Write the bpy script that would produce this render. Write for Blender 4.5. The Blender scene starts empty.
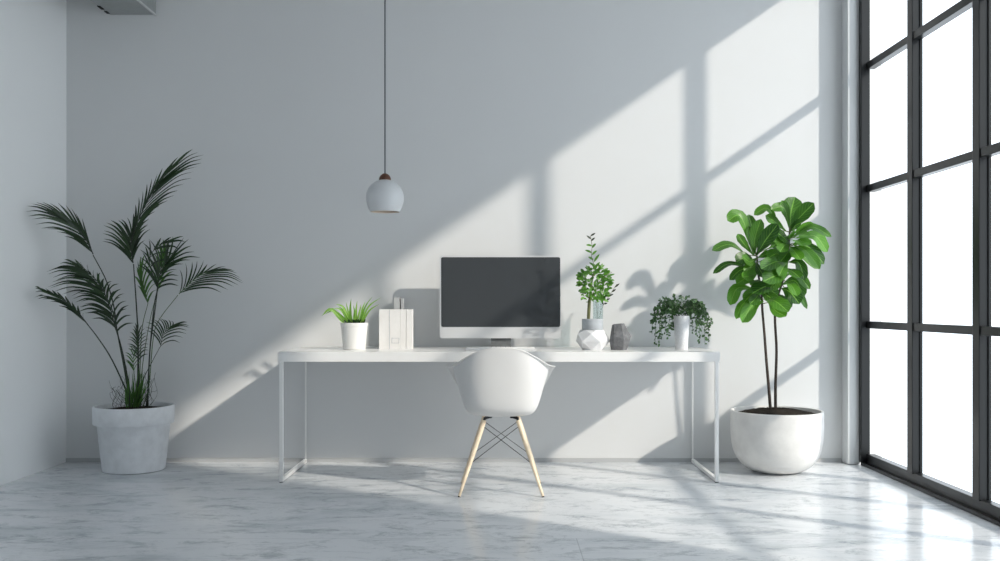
import bpy, bmesh, math, random
from mathutils import Vector, Matrix
SC = bpy.context.scene
COL = SC.collection
rnd = random.Random(7)
# ---------------------------------------------------------------- camera model (metres; back wall is the plane y = 0)
F, VX, VY, H, D = 954.0, 500.0, 305.0, 1.02, 6.2
def P(x, y, t):
    """world point whose distance from the back wall is t and which the photo shows at x, y"""
    d = D - t
    return Vector(((x - VX) * d / F, -t, H + (VY - y) * d / F))

# ---------------------------------------------------------------- materials
def new_mat(name):
    m = bpy.data.materials.new(name); m.use_nodes = True
    nt = m.node_tree
    return m, nt, nt.nodes['Principled BSDF']
def N(nt, kind, **kw):
    n = nt.nodes.new(kind)
    for k, v in kw.items():
        if k in n.inputs.keys(): n.inputs[k].default_value = v
        else: setattr(n, k, v)
    return n
def simple(name, col, rough=0.5, metal=0.0, spec=0.5, noise=0.0, nscale=20.0, bump=0.0, bscale=200.0, coat=0.0):
    m, nt, b = new_mat(name)
    b.inputs['Base Color'].default_value = (*col, 1); b.inputs['Roughness'].default_value = rough
    b.inputs['Metallic'].default_value = metal; b.inputs['Specular IOR Level'].default_value = spec
    b.inputs['Coat Weight'].default_value = coat
    tc = N(nt, 'ShaderNodeTexCoord')
    if noise > 0:
        n = N(nt, 'ShaderNodeTexNoise', Scale=nscale, Detail=5.0, Roughness=0.6)
        nt.links.new(tc.outputs['Object'], n.inputs['Vector'])
        r = N(nt, 'ShaderNodeValToRGB')
        r.color_ramp.elements[0].position = 0.3; r.color_ramp.elements[1].position = 0.7
        r.color_ramp.elements[0].color = (*[max(0, c * (1 - noise)) for c in col], 1)
        r.color_ramp.elements[1].color = (*[min(1, c * (1 + noise * 0.5)) for c in col], 1)
        nt.links.new(n.outputs['Fac'], r.inputs['Fac']); nt.links.new(r.outputs['Color'], b.inputs['Base Color'])
    if bump > 0:
        n2 = N(nt, 'ShaderNodeTexNoise', Scale=bscale, Detail=3.0)
        nt.links.new(tc.outputs['Object'], n2.inputs['Vector'])
        bp = N(nt, 'ShaderNodeBump', Strength=bump, Distance=0.002)
        nt.links.new(n2.outputs['Fac'], bp.inputs['Height']); nt.links.new(bp.outputs['Normal'], b.inputs['Normal'])
    return m
def leaf_mat(name, dark, light, rib, rough=0.35, trans=0.3, veins=0.0, vscale=11.0):
    """green leaf: light midrib and veins along the leaf's own UV, light passes through"""
    m, nt, b = new_mat(name)
    L = nt.links.new
    uv = N(nt, 'ShaderNodeUVMap'); sep = N(nt, 'ShaderNodeSeparateXYZ'); L(uv.outputs['UV'], sep.inputs[0])
    geo = N(nt, 'ShaderNodeNewGeometry'); ri = N(nt, 'ShaderNodeTexNoise', Scale=9.0, Detail=2.0)
    tc = N(nt, 'ShaderNodeTexCoord'); L(tc.outputs['Object'], ri.inputs['Vector'])
    mx = N(nt, 'ShaderNodeMixRGB'); mx.inputs[1].default_value = (*dark, 1); mx.inputs[2].default_value = (*light, 1)
    isl = N(nt, 'ShaderNodeMath', operation='MULTIPLY_ADD'); L(geo.outputs['Random Per Island'], isl.inputs[0])
    isl.inputs[1].default_value = 0.75
    s2 = N(nt, 'ShaderNodeMath', operation='MULTIPLY_ADD'); L(ri.outputs['Fac'], s2.inputs[0]); s2.inputs[1].default_value = 0.6; s2.inputs[2].default_value = -0.18
    L(s2.outputs[0], isl.inputs[2]); L(isl.outputs[0], mx.inputs[0])
    # midrib
    a = N(nt, 'ShaderNodeMath', operation='SUBTRACT'); L(sep.outputs[0], a.inputs[0]); a.inputs[1].default_value = 0.5
    ab = N(nt, 'ShaderNodeMath', operation='ABSOLUTE'); L(a.outputs[0], ab.inputs[0])
    lt = N(nt, 'ShaderNodeMath', operation='LESS_THAN'); L(ab.outputs[0], lt.inputs[0]); lt.inputs[1].default_value = 0.03
    fac = lt.outputs[0]
    if veins > 0:
        c = N(nt, 'ShaderNodeMath', operation='MULTIPLY_ADD'); L(ab.outputs[0], c.inputs[0]); c.inputs[1].default_value = -0.55; L(sep.outputs[1], c.inputs[2])
        w = N(nt, 'ShaderNodeMath', operation='MULTIPLY'); L(c.outputs[0], w.inputs[0]); w.inputs[1].default_value = vscale
        fr = N(nt, 'ShaderNodeMath', operation='FRACT'); L(w.outputs[0], fr.inputs[0])
        l2 = N(nt, 'ShaderNodeMath', operation='LESS_THAN'); L(fr.outputs[0], l2.inputs[0]); l2.inputs[1].default_value = 0.16
        v = N(nt, 'ShaderNodeMath', operation='MULTIPLY'); L(l2.outputs[0], v.inputs[0]); v.inputs[1].default_value = veins
        mxx = N(nt, 'ShaderNodeMath', operation='MAXIMUM'); L(v.outputs[0], mxx.inputs[0]); L(lt.outputs[0], mxx.inputs[1])
        fac = mxx.outputs[0]
        bp = N(nt, 'ShaderNodeBump', Strength=0.5, Distance=0.004); bp.invert = True
        L(fr.outputs[0], bp.inputs['Height']); L(bp.outputs['Normal'], b.inputs['Normal'])
    m2 = N(nt, 'ShaderNodeMixRGB'); L(fac, m2.inputs[0]); L(mx.outputs[0], m2.inputs[1]); m2.inputs[2].default_value = (*rib, 1)
    L(m2.outputs[0], b.inputs['Base Color']); b.inputs['Roughness'].default_value = rough
    tr = N(nt, 'ShaderNodeBsdfTranslucent'); tm = N(nt, 'ShaderNodeMixRGB', blend_type='MULTIPLY'); tm.inputs[0].default_value = 1
    L(m2.outputs[0], tm.inputs[1]); tm.inputs[2].default_value = (1.5, 1.7, 0.8, 1); L(tm.outputs[0], tr.inputs['Color'])
    ms = N(nt, 'ShaderNodeMixShader'); ms.inputs[0].default_value = trans
    L(b.outputs[0], ms.inputs[1]); L(tr.outputs[0], ms.inputs[2])
    L(ms.outputs[0], nt.nodes['Material Output'].inputs[0])
    return m
def plaster(name, col, var=0.03):
    m, nt, b = new_mat(name); L = nt.links.new
    tc = N(nt, 'ShaderNodeTexCoord'); n = N(nt, 'ShaderNodeTexNoise', Scale=0.9, Detail=4.0)
    L(tc.outputs['Object'], n.inputs['Vector'])
    r = N(nt, 'ShaderNodeValToRGB'); r.color_ramp.elements[0].position = .3; r.color_ramp.elements[1].position = .7
    r.color_ramp.elements[0].color = (*[c * (1 - var) for c in col], 1); r.color_ramp.elements[1].color = (*col, 1)
    L(n.outputs['Fac'], r.inputs[0]); L(r.outputs[0], b.inputs['Base Color'])
    b.inputs['Roughness'].default_value = 0.85; b.inputs['Specular IOR Level'].default_value = 0.2
    n2 = N(nt, 'ShaderNodeTexNoise', Scale=180.0, Detail=3.0); L(tc.outputs['Object'], n2.inputs['Vector'])
    bp = N(nt, 'ShaderNodeBump', Strength=0.06, Distance=0.002); L(n2.outputs['Fac'], bp.inputs['Height']); L(bp.outputs[0], b.inputs['Normal'])
    return m
def floor_mat():
    m, nt, b = new_mat('polished_stone'); L = nt.links.new
    tc = N(nt, 'ShaderNodeTexCoord')
    mp = N(nt, 'ShaderNodeMapping'); mp.inputs['Scale'].default_value = (0.55, 1.15, 1); L(tc.outputs['Object'], mp.inputs[0])
    big = N(nt, 'ShaderNodeTexNoise', Scale=1.5, Detail=8.0, Roughness=0.66, Distortion=0.7); L(mp.outputs[0], big.inputs['Vector'])
    fine = N(nt, 'ShaderNodeTexNoise', Scale=7.0, Detail=12.0, Roughness=0.80, Distortion=0.5); L(mp.outputs[0], fine.inputs['Vector'])
    r = N(nt, 'ShaderNodeValToRGB'); e = r.color_ramp.elements
    e[0].position = .33; e[0].color = (.48, .515, .55, 1); e[1].position = .62; e[1].color = (.76, .78, .80, 1)
    k = e.new(.43); k.color = (.66, .69, .72, 1); k = e.new(.50); k.color = (.74, .76, .785, 1)
    L(big.outputs['Fac'], r.inputs[0])
    r2 = N(nt, 'ShaderNodeValToRGB'); e = r2.color_ramp.elements
    e[0].position = .38; e[0].color = (.50, .53, .56, 1); e[1].position = .49; e[1].color = (1, 1, 1, 1)
    L(fine.outputs['Fac'], r2.inputs[0])
    mu = N(nt, 'ShaderNodeMixRGB', blend_type='MULTIPLY'); mu.inputs[0].default_value = .85
    L(r.outputs[0], mu.inputs[1]); L(r2.outputs[0], mu.inputs[2])
    # thin wandering cracks / veins
    vn = N(nt, 'ShaderNodeTexNoise', Scale=2.6, Detail=7.0, Roughness=0.62, Distortion=1.2)
    mp2 = N(nt, 'ShaderNodeMapping'); mp2.inputs['Scale'].default_value = (0.5, 1.3, 1); mp2.inputs['Location'].default_value = (3.1, 7.7, 0)
    L(tc.outputs['Object'], mp2.inputs[0]); L(mp2.outputs[0], vn.inputs['Vector'])
    s = N(nt, 'ShaderNodeMath', operation='SUBTRACT'); L(vn.outputs['Fac'], s.inputs[0]); s.inputs[1].default_value = .5
    ab = N(nt, 'ShaderNodeMath', operation='ABSOLUTE'); L(s.outputs[0], ab.inputs[0])
    mr = N(nt, 'ShaderNodeMapRange'); L(ab.outputs[0], mr.inputs[0]); mr.inputs[1].default_value = 0.0; mr.inputs[2].default_value = .010
    mr.inputs[3].default_value = .45; mr.inputs[4].default_value = 0
    mk = N(nt, 'ShaderNodeMath', operation='MULTIPLY'); L(mr.outputs[0], mk.inputs[0]); L(fine.outputs['Fac'], mk.inputs[1])
    m3 = N(nt, 'ShaderNodeMixRGB'); L(mk.outputs[0], m3.inputs[0]); L(mu.outputs[0], m3.inputs[1]); m3.inputs[2].default_value = (.16, .18, .21, 1)
    # slab joints
    sep = N(nt, 'ShaderNodeSeparateXYZ'); L(tc.outputs['Object'], sep.inputs[0])
    def joint(sock, off, pitch):
        a = N(nt, 'ShaderNodeMath', operation='ADD'); L(sock, a.inputs[0]); a.inputs[1].default_value = off
        q = N(nt, 'ShaderNodeMath', operation='PINGPONG'); L(a.outputs[0], q.inputs[0]); q.inputs[1].default_value = pitch / 2
        l = N(nt, 'ShaderNodeMath', operation='LESS_THAN'); L(q.outputs[0], l.inputs[0]); l.inputs[1].default_value = .0022
        return l.outputs[0]
    j1 = joint(sep.outputs[0], -0.334, 5.2); j2 = joint(sep.outputs[1], 2.03, 2.0 * 2)
    lo = N(nt, 'ShaderNodeMath', operation='LESS_THAN'); L(sep.outputs[1], lo.inputs[0]); lo.inputs[1].default_value = -2.03
    j1b = N(nt, 'ShaderNodeMath', operation='MULTIPLY'); L(j1, j1b.inputs[0]); L(lo.outputs[0], j1b.inputs[1])
    j = N(nt, 'ShaderNodeMath', operation='MAXIMUM'); L(j1b.outputs[0], j.inputs[0]); L(j2, j.inputs[1])
    js = N(nt, 'ShaderNodeMath', operation='MULTIPLY'); L(j.outputs[0], js.inputs[0]); js.inputs[1].default_value = .32
    m4 = N(nt, 'ShaderNodeMixRGB'); L(js.outputs[0], m4.inputs[0]); L(m3.outputs[0], m4.inputs[1]); m4.inputs[2].default_value = (.15, .16, .18, 1)
    L(m4.outputs[0], b.inputs['Base Color'])
    rr = N(nt, 'ShaderNodeMapRange'); L(fine.outputs['Fac'], rr.inputs[0]); rr.inputs[1].default_value = .3; rr.inputs[2].default_value = .7
    rr.inputs[3].default_value = .24; rr.inputs[4].default_value = .11; L(rr.outputs[0], b.inputs['Roughness'])
    b.inputs['Specular IOR Level'].default_value = .34
    bp = N(nt, 'ShaderNodeBump', Strength=.03, Distance=.003); L(fine.outputs['Fac'], bp.inputs['Height']); L(bp.outputs[0], b.inputs['Normal'])
    return m
def glass_mat(name, tint, gl=0.05):
    m = bpy.data.materials.new(name); m.use_nodes = True; nt = m.node_tree; nt.nodes.clear(); L = nt.links.new
    o = N(nt, 'ShaderNodeOutputMaterial'); t = N(nt, 'ShaderNodeBsdfTransparent'); t.inputs[0].default_value = (*tint, 1)
    g = N(nt, 'ShaderNodeBsdfGlossy'); g.inputs['Roughness'].default_value = .03
    ms = N(nt, 'ShaderNodeMixShader'); ms.inputs[0].default_value = gl; L(t.outputs[0], ms.inputs[1]); L(g.outputs[0], ms.inputs[2])
    L(ms.outputs[0], o.inputs[0]); return m

M = {
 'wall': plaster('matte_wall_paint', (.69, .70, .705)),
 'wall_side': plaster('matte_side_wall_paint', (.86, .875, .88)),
 'ceiling': simple('ceiling_paint', (.58, .58, .58), .9),
 'casing': simple('casing_paint', (.62, .64, .65), .35),
 'foot_shade': simple('grey_foot_shade', (.45, .46, .47), .6),
 'floor': floor_mat(),
 'frame': simple('dark_steel', (.010, .011, .012), .30, 0, .32),
 'glass': glass_mat('window_glass', (.90, .92, .93), .03),
 'desk': simple('white_lacquer', (.82, .82, .81), .3, 0, .5),
 'steel_white': simple('white_powder_coat', (.86, .86, .85), .35),
 'rubber': simple('black_rubber', (.02, .02, .02), .7),
 'shell': simple('white_plastic', (.70, .695, .685), .42, 0, .5),
 'wood': simple('pale_beech', (.82, .68, .50), .5, noise=.18, nscale=30),
 'wood_cap': simple('dark_walnut', (.12, .045, .022), .45, noise=.4, nscale=40),
 'wire': simple('dark_steel_wire', (.05, .05, .055), .4, .6),
 'lamp': simple('matte_white_metal', (.66, .68, .70), .45),
 'lamp_in': simple('warm_white_enamel', (.86, .76, .66), .5),
 'cord': simple('grey_cord', (.17, .18, .19), .7),
 'screen': simple('dark_screen_glass', (.045, .050, .055), .22, 0, .6),
 'alu': simple('silver_white_aluminium', (.70, .71, .72), .35, .25),
 'stand': simple('brushed_aluminium', (.16, .17, .175), .4, .2, noise=.25, nscale=25),
 'keys': simple('white_keys', (.86, .86, .85), .5),
 'pot_concrete': simple('pale_concrete', (.74, .76, .785), .8, 0, .3, noise=.10, nscale=14, bump=.25, bscale=90),
 'pot_white': simple('white_glazed_stone', (.74, .73, .71), .55, noise=.10, nscale=9, bump=.1, bscale=60),
 'pot_small': simple('white_ceramic', (.76, .76, .74), .35),
 'pot_speckle': simple('speckled_white_ceramic', (.74, .75, .77), .6, noise=.12, nscale=120, bump=.2, bscale=150),
 'soil': simple('dark_soil', (.035, .028, .022), .95, 0, .1, noise=.6, nscale=120, bump=1.0, bscale=160),
 'facet_white': simple('white_cast_stone', (.76, .77, .79), .7, noise=.10, nscale=18, bump=.15),
 'facet_grey': simple('pale_grey_cement', (.42, .45, .48), .8, noise=.12, nscale=30, bump=.2),
 'facet_dark': simple('dark_grey_cement', (.165, .17, .18), .75, noise=.35, nscale=45, bump=.3),
 'card': simple('white_card', (.74, .73, .715), .75, noise=.05, nscale=14),
 'duct': simple('grey_painted_metal', (.30, .315, .315), .5, .0, .4, noise=.08, nscale=30),
 'duct_highlight': simple('pale_edge_highlight', (.55, .56, .56), .4),  # highlight colour for the duct edge
 'dark': simple('dark_slot', (.01, .01, .01), .9),
 'palm': leaf_mat('palm_leaf', (.006, .017, .009), (.020, .052, .014), (.05, .09, .03), .32, .18),
 'palm_fresh_backlit': leaf_mat('fresh_backlit_palm_leaf', (.02, .07, .015), (.07, .17, .03), (.12, .22, .06), .4, .35),  # fresh shoots; the lighter green also stands in for light from behind
 'palm_stem': simple('dark_green_stem', (.012, .022, .010), .5),
 'palm_stem_fresh': simple('fresh_green_stem', (.05, .11, .025), .5),
 'ficus': leaf_mat('fiddle_leaf', (.008, .055, .006), (.105, .30, .025), (.17, .36, .06), .40, .22, .35, 9.0),
 'bark': simple('dark_bark', (.055, .040, .032), .85, noise=.5, nscale=60, bump=.8, bscale=90),
 'twig': simple('green_brown_stem', (.14, .15, .06), .7),
 'grass': leaf_mat('spider_leaf', (.10, .28, .03), (.34, .58, .12), (.55, .70, .32), .35, .35),
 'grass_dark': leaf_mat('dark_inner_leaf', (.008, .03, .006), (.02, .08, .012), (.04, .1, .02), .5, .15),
 'sprig': leaf_mat('small_bright_leaf', (.02, .10, .012), (.15, .36, .05), (.22, .38, .1), .38, .28),
 'sprig_dark': leaf_mat('small_dark_leaf', (.010, .018, .010), (.025, .040, .018), (.05, .07, .04), .45, .15),
 'vine': leaf_mat('trailing_leaf', (.010, .040, .014), (.075, .17, .055), (.20, .28, .16), .4, .2),
 'clear': glass_mat('clear_glass', (.90, .94, .94), .10),
}
# ---------------------------------------------------------------- mesh helpers
def link(name, bm, mat, parent=None, smooth=True, mods=None):
    me = bpy.data.meshes.new(name)
    bmesh.ops.recalc_face_normals(bm, faces=bm.faces) if len(bm.faces) and not bm.loops.layers.uv else None
    bm.to_mesh(me); bm.free()
    o = bpy.data.objects.new(name, me); COL.objects.link(o)
    ms = mat if isinstance(mat, (list, tuple)) else [mat]
    for m in ms: me.materials.append(M[m])
    if smooth:
        for p in me.polygons: p.use_smooth = True
        if smooth != 'all':
            me.set_sharp_from_angle(angle=math.radians(38))
    if parent: o.parent = parent; o.matrix_parent_inverse = parent.matrix_world.inverted() if False else Matrix.Translation(-parent.location)
    return o
def thing(name, label, cat, loc, group=None):
    o = bpy.data.objects.new(name, None); COL.objects.link(o); o.location = loc
    o.empty_display_size = .05
    o['label'] = label; o['category'] = cat
    if group: o['group'] = group
    return o
def tag(o, label, cat, group=None):
    o['label'] = label; o['category'] = cat
    if group: o['group'] = group
    return o
def struct(o): o['kind'] = 'structure'; return o
def box(bm, x0, x1, y0, y1, z0, z1, bev=0.0, mi=0):
    vs = [bm.verts.new((x, y, z)) for x in (x0, x1) for y in (y0, y1) for z in (z0, z1)]
    fs = [bm.faces.new([vs[i] for i in q]) for q in ((0,1,3,2),(4,6,7,5),(0,4,5,1),(2,3,7,6),(0,2,6,4),(1,5,7,3))]
    for f in fs: f.material_index = mi
    if bev > 0:
        es = list({e for f in fs for e in f.edges})
        bmesh.ops.bevel(bm, geom=es, offset=bev, segments=2, profile=.7, affect='EDGES')
def tube(bm, pts, radii, n=10, mi=0, cap=True):
    pts = [Vector(p) for p in pts]
    if not isinstance(radii, (list, tuple)): radii = [radii] * len(pts)
    rings = []; up = None
    for i, p in enumerate(pts):
        t = (pts[min(i+1, len(pts)-1)] - pts[max(i-1, 0)]).normalized()
        if up is None:
            up = Vector((0, 0, 1)) if abs(t.z) < .9 else Vector((1, 0, 0))
        a = t.cross(up).normalized(); bb = a.cross(t).normalized(); up = bb
        rings.append([bm.verts.new(p + (a * math.cos(k*2*math.pi/n) + bb * math.sin(k*2*math.pi/n)) * radii[i]) for k in range(n)])
    for r0, r1 in zip(rings, rings[1:]):
        for k in range(n):
            bm.faces.new((r0[k], r0[(k+1) % n], r1[(k+1) % n], r1[k])).material_index = mi
    if cap:
        bm.faces.new(rings[0][::-1]).material_index = mi; bm.faces.new(rings[-1]).material_index = mi
def lathe(bm, prof, n=48, c=(0,0,0), mi=0, close=True):
    """prof: (radius, z) list; radius 0 gives a pole"""
    rings = []
    for r, z in prof:
        if r < 1e-6: rings.append([bm.verts.new((c[0], c[1], c[2]+z))])
        else: rings.append([bm.verts.new((c[0]+r*math.cos(2*math.pi*k/n), c[1]+r*math.sin(2*math.pi*k/n), c[2]+z)) for k in range(n)])
    for a, b in zip(rings, rings[1:]):
        for k in range(n):
            k2 = (k+1) % n
            if len(a) == 1 and len(b) == 1: continue
            if len(a) == 1: f = bm.faces.new((a[0], b[k2], b[k]))
            elif len(b) == 1: f = bm.faces.new((a[k], a[k2], b[0]))
            else: f = bm.faces.new((a[k], a[k2], b[k2], b[k]))
            f.material_index = mi
def catmull(pts, n):
    pts = [Vector(p) for p in pts]
    if len(pts) == 2: pts = [pts[0], (pts[0]+pts[1])/2, pts[1]]
    q = [2*pts[0]-pts[1]] + pts + [2*pts[-1]-pts[-2]]
    out = []; m = len(pts)-1
    for i in range(n):
        u = i/(n-1)*m; k = min(int(u), m-1); f = u-k
        a, b, c, d = q[k], q[k+1], q[k+2], q[k+3]
        out.append(.5*((2*b)+(c-a)*f+(2*a-5*b+4*c-d)*f*f+(3*b-a-3*c+d)*f**3))
    return out
PROF = {
 'lance': [(0,.25),(.15,.85),(.35,1),(.6,.85),(.85,.4),(1,.02)],
 'obov': [(0,.10),(.12,.22),(.3,.55),(.5,.88),(.68,1),(.82,.93),(.92,.68),(.98,.33),(1,.05)],
 'oval': [(0,.1),(.2,.75),(.45,1),(.7,.85),(.9,.4),(1,.04)],
 'strap': [(0,.8),(.3,1),(.6,.8),(.85,.4),(1,.02)],
}
def pw(prof, t):
    for (a, x), (b, y) in zip(prof, prof[1:]):
        if t <= b: return x + (y-x)*(t-a)/(b-a)
    return prof[-1][1]
def leaf(bm, ctrl, width, nrm, prof='lance', n=8, fold=.15, mi=0, wave=0.0):
    """one blade along ctrl; nrm is roughly the way its upper face looks; fold raises the edges"""
    uvl = bm.loops.layers.uv.verify()
    c = catmull(ctrl, n); nrm = Vector(nrm).normalized(); P_ = PROF[prof]
    rows = []; k = 5 if prof == 'obov' else 3; ph = rnd.random()*6
    for i, p in enumerate(c):
        t = (c[min(i+1, n-1)] - c[max(i-1, 0)]).normalized()
        s = t.cross(nrm)
        if s.length < 1e-4: s = t.cross(Vector((.3, .5, .8)))
        s.normalize(); nn = s.cross(t).normalized()
        w = width/2 * pw(P_, i/(n-1))
        row = []
        for j in range(k):
            a = j/(k-1)*2-1
            h = fold*w*abs(a) - (fold*.35*w*a*a if k == 5 else 0)
            if wave: h += wave*w*abs(a)*math.sin(ph + i*1.9 + (2 if a > 0 else 0))
            row.append((bm.verts.new(p + s*a*w + nn*h), (a+1)/2, i/(n-1)))
        rows.append(row)
    for r0, r1 in zip(rows, rows[1:]):
        for j in range(k-1):
            q = (r0[j], r0[j+1], r1[j+1], r1[j])
            f = bm.faces.new([v[0] for v in q]); f.material_index = mi
            for lp, v in zip(f.loops, q): lp[uvl].uv = (v[1], v[2])

# ================================================================ SETTING
XR, XL, ZC, YB = 2.36, -2.818, 3.6, -10.0
bm = bmesh.new(); box(bm, XL-.2, XR+.12, YB, .2, -.12, 0)
struct(link('floor', bm, 'floor', smooth=False))
bm = bmesh.new(); box(bm, XL-.2, XR+.04, YB, .2, ZC, ZC+.2)
struct(link('ceiling', bm, 'ceiling', smooth=False))
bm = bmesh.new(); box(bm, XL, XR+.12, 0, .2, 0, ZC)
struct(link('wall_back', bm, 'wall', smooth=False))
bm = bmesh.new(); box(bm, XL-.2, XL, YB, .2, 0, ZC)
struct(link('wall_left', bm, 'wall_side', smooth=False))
# right wall: glazing from the corner to a pier, then a solid stretch, then an unseen opening added to let in fill light
TE = 3.44
bm = bmesh.new()
box(bm, XR-.05, XR+.2, -4.9, -TE, 0, ZC)
box(bm, XR-.05, XR+.2, YB, -7.6, 0, ZC)
box(bm, XR-.04, XR+.04, -TE, 0, 3.405, ZC)
box(bm, XR-.05, XR+.12, -7.6, -4.9, 2.4, ZC)
struct(link('wall_right', bm, 'wall', smooth=False))
bm = bmesh.new(); box(bm, XL, XR+.2, YB-.1, YB, 0, ZC)
struct(link('wall_rear', bm, 'wall', smooth=False))
bm = bmesh.new(); box(bm, XL, 2.215, -.009, -.0005, 0.0, .026, .002)
struct(link('wall_foot_shade_strip', bm, 'foot_shade', smooth=False))  # grey strip added as the dark line at the wall foot; covers stray sun
# rounded casing in the corner next to the glazing
bm = bmesh.new(); box(bm, 2.218, 2.300, -.113, -.0005, 0, ZC, .018)
struct(link('trim_1', bm, 'casing'))
# glazed window wall
win = bpy.data.objects.new('window_1', None); COL.objects.link(win); win.location = (XR, -1.6, 0); win['kind'] = 'structure'
def post(name, yc, w, x0, x1, z0=0.07, z1=3.385):
    bm = bmesh.new()
    box(bm, x0, x1, yc-w/2, yc+w/2, z0, z1, .004)
    box(bm, x1-.001, x1+.012, yc-w/2-.008, yc-w/2+.012, z0, z1); box(bm, x1-.001, x1+.012, yc+w/2-.012, yc+w/2+.008, z0, z1)
    return link(name, bm, 'frame', win, smooth=False)
bm = bmesh.new(); box(bm, 2.288, 2.345, -.155, -.1135, 0.02, 3.404, .004); link('window_frame', bm, 'frame', win, smooth=False)
YP = [-.80, -1.55, -2.32, -3.05]
for y in YP[:3]: post('mullion', y, .068, 2.318, 2.362)
bm = bmesh.new(); box(bm, 2.318, 2.375, -TE+.002, -3.35, 0.02, 3.404, .004); link('window_frame', bm, 'frame', win, smooth=False)
bm = bmesh.new(); box(bm, 2.325, 2.375, -3.36, -.1555, 0.018, .076, .004); box(bm, 2.300, 2.40, -TE+.002, -.1135, 0, .020, .003)
link('window_sill', bm, 'frame', win, smooth=False)
bm = bmesh.new(); box(bm, 2.32, 2.375, -3.36, -.1555, 3.375, 3.410, .004); link('window_frame', bm, 'frame', win, smooth=False)
edges = [-.155] + YP[:3] + [-3.35]
for z in (.895, 1.757, 2.535):
    for i in range(4):
        bm = bmesh.new()
        ya = edges[i] - (0.034 if i else 0); yb = edges[i+1] + (.034 if i < 3 else 0)
        box(bm, 2.324, 2.372, yb, ya, z-.022, z+.022, .003)
        link('glazing_bar', bm, 'frame', win, smooth=False)
for i in range(4):
    zs = [.076, .895, 1.757, 2.535, 3.376]
    for k in range(4):
        bm = bmesh.new(); ya = edges[i] - (0.034 if i else 0); yb = edges[i+1] + (.034 if i < 3 else 0)
        z0 = zs[k] + (.022 if k else 0); z1 = zs[k+1] - (.022 if k < 3 else 0)
        v = [bm.verts.new(q) for q in ((2.350, yb, z0), (2.350, ya, z0), (2.350, ya, z1), (2.350, yb, z1))]
        bm.faces.new(v)
        link('pane', bm, 'glass', win, smooth=False)
# duct below the ceiling
duct = thing('air_duct', 'grey boxed air duct under the ceiling in the far left corner', 'air duct', (-2.385, -.7, 2.90))
bm = bmesh.new(); box(bm, -2.535, -2.235, -1.6, 0, 2.905, ZC, .006); link('duct_body', bm, 'duct', duct, smooth=False)
bm = bmesh.new(); box(bm, -2.241, -2.229, -1.6, -.001, 2.897, 2.907, .002); link('edge_highlight', bm, 'duct_highlight', duct, smooth=False)  # pale strip painted in as the bevel highlight along the duct's lower edge
for ya, yb in ((-.085, -.040), (-.190, -.125)):
    bm = bmesh.new(); box(bm, -2.538, -2.520, ya, yb, 2.900, 2.910); link('air_slot', bm, 'dark', duct, smooth=False)

# ================================================================ DESK
DF, DB = -.725, -.022
desk = thing('desk', 'long white desk with slim white metal frame legs against the back wall', 'desk', (0, -.35, 0))
bm = bmesh.new(); box(bm, -1.276, 1.264, DF, DB, .694, .750, .0015); link('tabletop', bm, 'desk', desk, smooth=False)
for x0, x1 in ((-1.268, -1.247), (1.236, 1.257)):
    bm = bmesh.new()
    b = .021
    box(bm, x0, x1, DF+.003, DF+.003+b, .004, .6935, .002)
    link('leg', bm, 'steel_white', desk, smooth=False)
    bm = bmesh.new(); box(bm, x0+.006, x1-.006, DB-.013, DB-.002, .004, .6935, .002); link('leg', bm, 'steel_white', desk, smooth=False)
    bm = bmesh.new(); box(bm, x0, x1, DF+.0242, DB-.0135, .004, .004+b, .002); link('floor_rail', bm, 'steel_white', desk, smooth=False)
    bm = bmesh.new()
    box(bm, x0+.001, x1-.001, DF+.005, DF+.023, 0, .004); link('foot_pad', bm, 'rubber', desk, smooth=False)

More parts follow.
